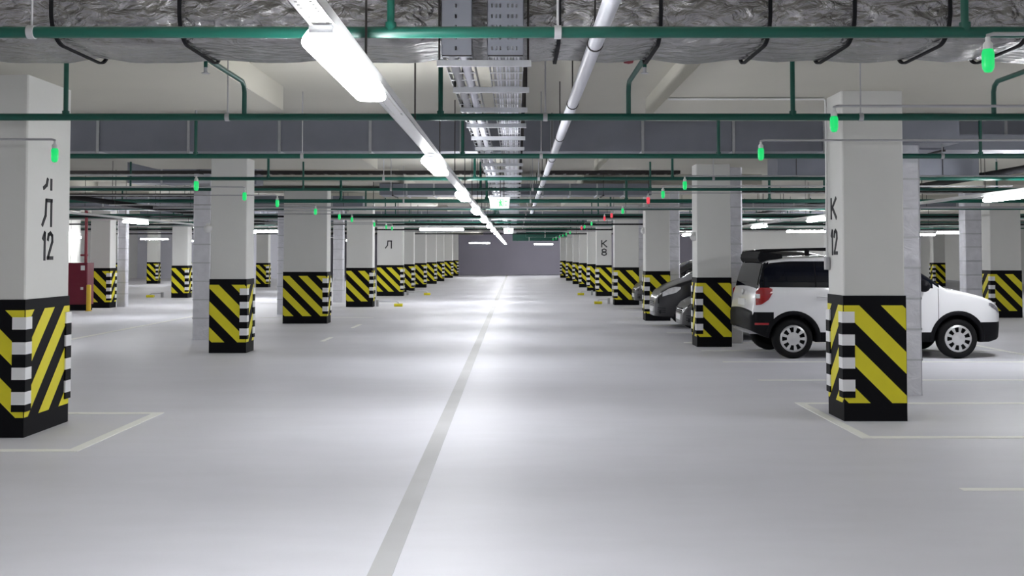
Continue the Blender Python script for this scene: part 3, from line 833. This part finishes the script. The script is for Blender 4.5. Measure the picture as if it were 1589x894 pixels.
def split_mesh(me, rules, parent, sharp=38):
    """rules: list of (name, material, test(center,normal)); first that matches takes the face"""
    for idx, (name, material, test) in enumerate(rules):
        bm = bmesh.new(); bm.from_mesh(me); bm.normal_update()
        kill = []
        for f in bm.faces:
            c, nn = f.calc_center_median(), f.normal
            own = None
            for j, (_, _, t) in enumerate(rules):
                if t(c, nn): own = j; break
            if own != idx: kill.append(f)
            f.smooth = True; f.material_index = 0
        bmesh.ops.delete(bm, geom=kill, context='FACES')
        if not bm.faces: bm.free(); continue
        m2 = bpy.data.meshes.new(name); bm.to_mesh(m2); bm.free()
        m2.materials.clear(); m2.materials.append(material)
        try: m2.set_sharp_from_angle(angle=R(sharp))
        except Exception: pass
        o = bpy.data.objects.new(name, m2); COL.objects.link(o); o.parent = parent
def side_patch(s, xs, lo, hi, sy, off=0.006, nz=6):
    """surface patch on the car side between two z curves"""
    mb = MB(); n = nz + 1
    vs = []
    for x in xs:
        a, b_ = interp(lo, x), interp(hi, x)
        for j in range(n):
            z = a + (b_ - a) * j / nz
            vs.append((x, sy * (s.hw(x, z) + off), z))
    mb.add(vs, [(i * n + j, i * n + j + 1, (i + 1) * n + j + 1, (i + 1) * n + j) for i in range(len(xs) - 1) for j in range(nz)], 0, True)
    return mb
def top_patch(s, xs, wf0, wf1, off=0.008, ny=8, yr=(-1, 1)):
    """patch over the sloping top/front/rear skin: windscreen, rear window"""
    mb = MB(); vs = []; n = ny + 1
    for i, x in enumerate(xs):
        t = i / (len(xs) - 1)
        zt = s.zt(x); we = s.hw(x, max(zt - s.rr - s.cc, s.zb(x) + 0.02)) - s.rr
        wf = wf0 + (wf1 - wf0) * t
        dx = 0.01; sl = (s.zt(x + dx) - s.zt(x - dx)) / (2 * dx); nl = math.hypot(1, sl)
        for j in range(n):
            f = (yr[0] + (yr[1] - yr[0]) * j / ny) * wf
            z = zt - s.cc * f * f
            vs.append((x - sl / nl * off, we * f, z + off / nl))
    mb.add(vs, [(i * n + j, i * n + j + 1, (i + 1) * n + j + 1, (i + 1) * n + j) for i in range(len(xs) - 1) for j in range(ny)], 0, True)
    return mb
def lin(a, b, n): return [a + (b - a) * i / (n - 1) for i in range(n)]
def wheel(parent, x, y, z, sy, r=0.318, rim=0.222, spokes=9):
    w = MB()
    tw = 0.205
    prof = [(rim - 0.01, -tw / 2 + 0.02), (rim + 0.02, -tw / 2), (r - 0.05, -tw / 2 - 0.004), (r - 0.018, -tw / 2 + 0.016), (r, -tw / 2 + 0.05), (r, tw / 2 - 0.05), (r - 0.018, tw / 2 - 0.016), (r - 0.05, tw / 2 + 0.004), (rim + 0.02, tw / 2), (rim - 0.01, tw / 2 - 0.02)]
    w.lathe(prof, 40, 'y')
    w.lathe([(0.0, 0.0), (rim, 0.0)], 24, 'y')
    o = w.build('wheel', M['tyre'], parent); o.location = (x, y, z)
    h = MB()
    f = sy * (tw / 2 - 0.012)
    h.lathe([(0.0, f + sy * 0.022), (0.03, f + sy * 0.022), (0.05, f + sy * 0.008), (0.105, f + sy * 0.012)], 36, 'y')
    h.lathe([(0.183, f + sy * 0.012), (rim - 0.012, f + sy * 0.004), (rim, f - sy * 0.012)], 36, 'y')
    for k in range(spokes):
        a0 = 2 * math.pi * k / spokes; half = math.pi / spokes * 0.44
        pts = []
        for rr_ in (0.104, 0.184):
            for q in (-1, 0, 1):
                a = a0 + q * half
                pts.append((rr_ * math.cos(a), f + sy * 0.012, rr_ * math.sin(a)))
        h.add(pts, [(0, 1, 4, 3), (1, 2, 5, 4)], 0, True)
    h.build('hubcap', M['rim'], o)
    return o
def arch_trim(parent, s, wx, wz, r0, r1, sy, a0=-20, a1=200):
    mb = MB(); vs = []; N = 26
    for i in range(N + 1):
        a = R(a0 + (a1 - a0) * i / N)
        for rr_, off in ((r0 - 0.012, -0.05), (r0, 0.02), (r1 - 0.015, 0.02), (r1, 0.004)):
            x, z = wx + rr_ * math.cos(a), wz + rr_ * math.sin(a)
            z = max(z, s.zb(x))
            vs.append((x, sy * (s.hw(x, z) + off), z))
    mb.add(vs, [(i * 4 + j, i * 4 + j + 1, (i + 1) * 4 + j + 1, (i + 1) * 4 + j) for i in range(N) for j in range(3)], 0, True)
    mb.build('wheel_arch_trim', M['plastic'], parent)

# ---- the white car (x: rear 0 -> nose)
suv = CarShape(
    top=[(0.000, 0.74), (0.030, 0.78), (0.070, 1.02), (0.110, 1.14), (0.170, 1.38), (0.220, 1.54), (0.300, 1.592), (0.600, 1.625), (1.300, 1.648), (1.900, 1.64), (2.300, 1.60), (2.500, 1.55), (3.120, 1.135), (3.348, 1.105), (3.668, 1.03), (3.876, 0.95), (4.004, 0.86), (4.060, 0.76), (4.084, 0.66), (4.100, 0.6)],
    bot=[(0.000, 0.46), (0.060, 0.42), (0.350, 0.30), (0.600, 0.26), (3.820, 0.26), (4.004, 0.30), (4.100, 0.36)],
    wid=[(0.000, 0.77), (0.030, 0.845), (0.080, 0.875), (0.200, 0.895), (0.500, 0.905), (1.000, 0.91), (3.420, 0.91), (3.668, 0.895), (3.836, 0.86), (3.964, 0.79), (4.044, 0.69), (4.100, 0.52)],
    belt=1.12, tum=0.10, rr=0.06, cc=0.03)
LEV = [0.26, 0.30, 0.36, 0.42, 0.50, 0.58, 0.66, 0.74, 0.82, 0.92, 1.02, 1.12, 1.2, 1.3, 1.4, 1.5, 1.53]
ST = [0.000, 0.015, 0.030, 0.050, 0.070, 0.090, 0.110, 0.140, 0.170, 0.195, 0.220, 0.260, 0.300, 0.360, 0.420, 0.500, 0.600, 0.700, 0.850, 1.000, 1.200, 1.450, 1.700, 1.950, 2.150, 2.300, 2.400, 2.500, 2.600, 2.750, 2.900, 3.000, 3.120, 3.200, 3.300, 3.420, 3.540, 3.620, 3.660, 3.740, 3.820, 3.876, 3.940, 3.980, 4.004, 4.028, 4.044, 4.060, 4.076, 4.084, 4.092, 4.100]
RW, FW, WZ = 0.67, 3.30, 0.318
car = empty('parked_car', (3.76, 17.90, 0), 'white compact SUV with black bumpers and roof rails parked across the right bay', 'car')
me = car_body(suv, LEV, ST, [(RW, WZ), (FW, WZ)], 0.385)
WELL = (lambda c: abs(c.y) < 0.80 and 0.25 < c.z < 0.72 and (abs(math.hypot(c.x - RW, c.z - WZ) - 0.385) < 0.03 or abs(math.hypot(c.x - FW, c.z - WZ) - 0.385) < 0.03 or (abs(abs(c.y) - 0.6) < 0.01)))
split_mesh(me, [
    ('wheel_well', M['plastic'], lambda c, n: WELL(c) and c.y < 0 and c.x < 2),
    ('wheel_well', M['plastic'], lambda c, n: WELL(c) and c.y < 0 and c.x > 2),
    ('wheel_well', M['plastic'], lambda c, n: WELL(c) and c.y > 0 and c.x < 2),
    ('wheel_well', M['plastic'], lambda c, n: WELL(c) and c.y > 0 and c.x > 2),
    ('rear_bumper', M['plastic'], lambda c, n: c.x < 0.36 and c.z < 0.74 or c.x < 0.035),
    ('rear_pillar', M['glass'], lambda c, n: c.x < 0.3 and 1.135 < c.z < 1.53),
    ('front_pillar', M['glass'], lambda c, n: 2.5 < c.x < 3.08 and c.z > 1.14),
    ('front_bumper', M['plastic'], lambda c, n: c.x > 3.66 and c.z < 0.58),
    ('sill', M['plastic'], lambda c, n: c.z < 0.42),
    ('body', M['carwhite'], lambda c, n: True)], car)
for sy in (-1, 1):
    for wx in (RW, FW):
        arch_trim(car, suv, wx, WZ, 0.385, 0.445, sy)
        wheel(car, wx, sy * 0.80, WZ, sy)
    # dark glass band with body-coloured pillar gaps
    side_patch(suv, lin(0.2, 2.84, 24), [(0.2, 1.14), (2.9, 1.115)], [(0.2, 1.42), (0.3, 1.52), (0.6, 1.552), (2.05, 1.552), (2.3, 1.515), (2.5, 1.455), (2.86, 1.19)], sy, 0.003).build('window_surround', M['plastic'], car)
    side_patch(suv, lin(0.22, 1.02, 10), [(0.22, 1.15), (1.2, 1.135)], [(0.22, 1.42), (0.32, 1.50), (0.6, 1.54), (1.2, 1.54)], sy).build('side_window', M['glass'], car)
    side_patch(suv, lin(1.045, 1.9, 9), [(1.1, 1.135), (2.1, 1.13)], [(1.1, 1.54), (2.1, 1.535)], sy).build('side_window', M['glass'], car)
    side_patch(suv, lin(1.96, 2.84, 9), [(2.0, 1.13), (2.9, 1.12)], [(1.9, 1.535), (2.05, 1.535), (2.3, 1.50), (2.5, 1.44), (2.86, 1.175)], sy).build('side_window', M['glass'], car)
    # tail lamp, wrapping the corner
    side_patch(suv, lin(0.075, 0.34, 10), [(0.07, 0.85), (0.16, 0.86), (0.28, 0.94), (0.34, 1.04)], [(0.07, 1.06), (0.14, 1.13), (0.3, 1.13), (0.34, 1.11)], sy, 0.014).build('tail_lamp', M['taillamp'], car)
    side_patch(suv, lin(0.065, 0.14, 5), [(0.06, 0.96), (0.2, 0.96)], [(0.06, 1.03), (0.2, 1.03)], sy, 0.022).build('reverse_lamp', M['headlamp'], car)
    side_patch(suv, lin(0.06, 0.28, 5), [(0.06, 0.535), (0.4, 0.535)], [(0.06, 0.57), (0.4, 0.57)], sy, 0.012).build('reflector', M['taillamp'], car)
    # head lamp
    side_patch(suv, lin(3.80, 4.01, 8), [(3.76, 0.87), (3.91, 0.79), (4.02, 0.71)], [(3.76, 0.885), (3.84, 0.89), (3.92, 0.85), (4.02, 0.76)], sy, 0.008).build('head_lamp', M['headdark'], car)
    # roof rail
    yr_ = sy * 0.66
    rail = MB().tube([(0.18, yr_, 1.64), (0.26, yr_, 1.70), (0.55, yr_, 1.735), (1.3, yr_, 1.75), (2.0, yr_, 1.735), (2.35, yr_, 1.68), (2.45, yr_, 1.57)], 0.022, 10)
    rail.box(1.28, 1.36, yr_ - 0.015, yr_ + 0.015, 1.60, 1.74)
    rail.build('roof_rail', M['plastic'], car)
    mir = MB().lathe([(0.0, -0.1), (0.06, -0.09), (0.095, -0.03), (0.095, 0.03), (0.06, 0.09), (0.0, 0.1)], 14, 'y', (2.72, sy * 1.0, 1.16)).tube([(2.72, sy * 0.86, 1.12), (2.72, sy * 0.95, 1.14)], 0.03, 8)
    mir.build('wing_mirror', M['plastic'], car)
    for hx in (1.05, 2.0):
        MB().tube([(hx, sy * (suv.hw(hx, 0.98) + 0.005), 0.98), (hx + 0.03, sy * (suv.hw(hx, 0.98) + 0.035), 0.985), (hx + 0.17, sy * (suv.hw(hx, 0.98) + 0.035), 0.985), (hx + 0.2, sy * (suv.hw(hx, 0.98) + 0.005), 0.98)], 0.012, 8).build('door_handle', M['carwhite'], car)
    # door seams
    for sx in (1.38, 2.12, 2.98):
        side_patch(suv, [sx, sx + 0.008], [(0, 0.44), (5, 0.44)], [(0, 1.12), (5, 1.12)], sy, 0.002).build('door_seam', M['plastic'], car)
top_patch(suv, lin(0.125, 0.225, 7), 0.98, 0.95).build('rear_window', M['glass'], car)
top_patch(suv, lin(2.53, 3.09, 8), 0.93, 1.02).build('windscreen', M['glass'], car)
top_patch(suv, lin(3.07, 3.16, 4), 1.0, 1.0, 0.014).build('wiper_cowl', M['plastic'], car)
sp = MB()
sp.add([(0.19, -0.68, 1.535), (0.55, -0.72, 1.60), (0.55, 0.72, 1.60), (0.19, 0.68, 1.535), (0.16, -0.66, 1.60), (0.2, -0.69, 1.71), (0.55, -0.66, 1.665), (0.16, 0.66, 1.60), (0.2, 0.69, 1.71), (0.55, 0.66, 1.665)],
       [(0, 1, 2, 3), (0, 4, 5, 6, 1), (3, 2, 9, 8, 7), (0, 3, 7, 4), (4, 7, 8, 5), (5, 8, 9, 6), (1, 6, 9, 2)])
sp.build('roof_spoiler', M['plastic'], car)
MB().cbox(0.02, 0.2, -0.6, 0.6, 0.375, 0.435, 0.025, 'y').build('skid_plate', M['silverplastic'], car)
MB().box(0.03, 0.05, -0.26, 0.26, 0.82, 0.93).build('number_plate', M['cap'], car)
MB().box(4.06, 4.105, -0.36, 0.36, 0.60, 0.70).build('grille', M['plastic'], car)
MB().lathe([(0.0, -0.012), (0.045, -0.01), (0.05, 0.0)], 16, 'y', (0, 0, 0)).build('badge', M['rim'], car).matrix_local = Matrix.Translation((0.055, 0, 1.04)) @ Matrix.Rotation(R(-90), 4, 'Z')

# ---- dark hatchbacks nosed towards the aisle
def dark_car(loc, paint, label, scale=1.0, high=0.0):
    s = CarShape(
        top=[(0.0, 0.8), (0.05, 0.95), (0.15, 1.1), (0.45, 1.36 + high), (0.8, 1.43 + high), (1.5, 1.47 + high), (2.1, 1.44 + high), (2.5, 1.37 + high), (3.36, 0.98 + high * 0.55), (3.65, 0.91 + high * 0.5), (3.9, 0.82 + high * 0.45), (4.08, 0.73 + high * 0.4), (4.17, 0.63 + high * 0.3), (4.2, 0.56 + high * 0.2)],
        bot=[(0.0, 0.4), (0.4, 0.24), (3.7, 0.22), (4.2, 0.27)],
        wid=[(0.0, 0.62), (0.1, 0.78), (0.3, 0.85), (0.8, 0.88), (3.3, 0.88), (3.6, 0.86), (3.85, 0.81), (4.02, 0.72), (4.13, 0.60), (4.2, 0.44)],
        belt=0.95 + high * 0.8, tum=0.12)
    e = empty('parked_car', loc, label, 'car')
    e.rotation_euler = (0, 0, math.pi)
    lev = [0.22, 0.27, 0.33, 0.4, 0.48, 0.56, 0.64, 0.72, 0.8, 0.88, 0.96, 1.06, 1.16, 1.26, 1.34]
    st = [0, 0.03, 0.07, 0.15, 0.3, 0.45, 0.65, 0.9, 1.2, 1.6, 2.0, 2.25, 2.4, 2.6, 2.8, 3.0, 3.2, 3.3, 3.45, 3.6, 3.7, 3.8, 3.88, 3.95, 4.02, 4.07, 4.11, 4.14, 4.17, 4.185, 4.2]
    rw, fw = 0.8, 3.36
    me = car_body(s, lev, st, [(rw, 0.31), (fw, 0.31)], 0.375)
    well2 = lambda c: abs(c.y) < 0.78 and 0.22 < c.z < 0.7 and (abs(math.hypot(c.x - rw, c.z - 0.31) - 0.375) < 0.03 or abs(math.hypot(c.x - fw, c.z - 0.31) - 0.375) < 0.03 or abs(abs(c.y) - 0.6) < 0.01)
    split_mesh(me, [('wheel_well', M['plastic'], lambda c, n: well2(c) and c.y < 0 and c.x < 2),
                    ('wheel_well', M['plastic'], lambda c, n: well2(c) and c.y < 0 and c.x > 2),
                    ('wheel_well', M['plastic'], lambda c, n: well2(c) and c.y > 0 and c.x < 2),
                    ('wheel_well', M['plastic'], lambda c, n: well2(c) and c.y > 0 and c.x > 2),
                    ('sill', M['plastic'], lambda c, n: c.z < 0.30), ('body', paint, lambda c, n: True)], e)
    for sy in (-1, 1):
        for wx in (rw, fw): wheel(e, wx, sy * 0.77, 0.31, sy, 0.31, 0.215)
        zo = high * 0.45
        side_patch(s, lin(3.66, 4.05, 10), [(3.66, 0.75 + zo), (3.76, 0.665 + zo), (3.95, 0.61 + zo), (4.1, 0.585 + zo * 0.8)], [(3.66, 0.79 + zo), (3.78, 0.80 + zo), (3.92, 0.755 + zo), (4.1, 0.66 + zo * 0.8)], sy, 0.008).build('head_lamp', M['headlamp'], e)
        b0 = s.belt + 0.02
        side_patch(s, lin(0.55, 1.55, 8), [(0, b0), (5, b0)], [(0.55, 1.2 + high), (0.9, 1.31 + high), (1.6, 1.345 + high)], sy).build('side_window', M['glass'], e)
        side_patch(s, lin(1.6, 2.85, 10), [(0, b0), (5, b0)], [(1.5, 1.345 + high), (2.1, 1.32 + high), (2.4, 1.25 + high), (2.85, 1.02 + high * 0.8)], sy).build('side_window', M['glass'], e)
        mir = MB().lathe([(0.0, -0.1), (0.06, -0.09), (0.09, -0.03), (0.09, 0.03), (0.06, 0.09), (0.0, 0.1)], 14, 'y', (2.62, sy * 0.97, b0 + 0.06)).tube([(2.62, sy * 0.82, b0 + 0.03), (2.62, sy * 0.93, b0 + 0.05)], 0.03, 8)
        mir.build('wing_mirror', paint, e)
        for k in range(3): side_patch(s, lin(3.98, 4.14, 5), [(0, 0.36 + k * 0.045), (5, 0.36 + k * 0.045)], [(0, 0.375 + k * 0.045), (5, 0.375 + k * 0.045)], sy, 0.006).build('intake_slot', M['plastic'], e)
    top_patch(s, lin(2.55, 3.32, 9), 0.93, 1.02).build('windscreen', M['glass'], e)
    top_patch(s, lin(0.17, 0.43, 6), 0.9, 0.9).build('rear_window', M['glass'], e)
    MB().box(4.185, 4.215, -0.26, 0.26, 0.36, 0.47).build('number_plate', M['cap'], e)
    g = MB()
    for k in range(3): g.box(4.16, 4.207, -0.34, 0.34, 0.50 + k * 0.04, 0.52 + k * 0.04)
    g.build('grille', M['plastic'], e)
    return e
dark_car((7.36, 24.7, 0), M['cardark'], 'charcoal car nosed to the aisle in front of the third right column', high=0.32)
dark_car((7.50, 21.55, 0), M['carbrown'], 'dark grey car with low nose just behind the second right column', high=-0.02)
dark_car((7.85, 33.0, 0), M['carbrown'], 'dark grey car mostly hidden behind the third right column', high=0.1)

# ------------------------------------------------------------------ world, colour management
w = bpy.data.worlds.new('World'); SC.world = w; w.use_nodes = True
w.node_tree.nodes['Background'].inputs[0].default_value = (0.02, 0.02, 0.02, 1)
SC.view_settings.view_transform = 'Standard'
SC.view_settings.look = 'None'
SC.view_settings.exposure = 1.47
SC.view_settings.gamma = 1
SC.view_settings.use_curve_mapping = False
SC.cycles.use_denoising = True
SC.cycles.max_bounces = 10
SC.cycles.diffuse_bounces = 6
SC.cycles.sample_clamp_indirect = 8
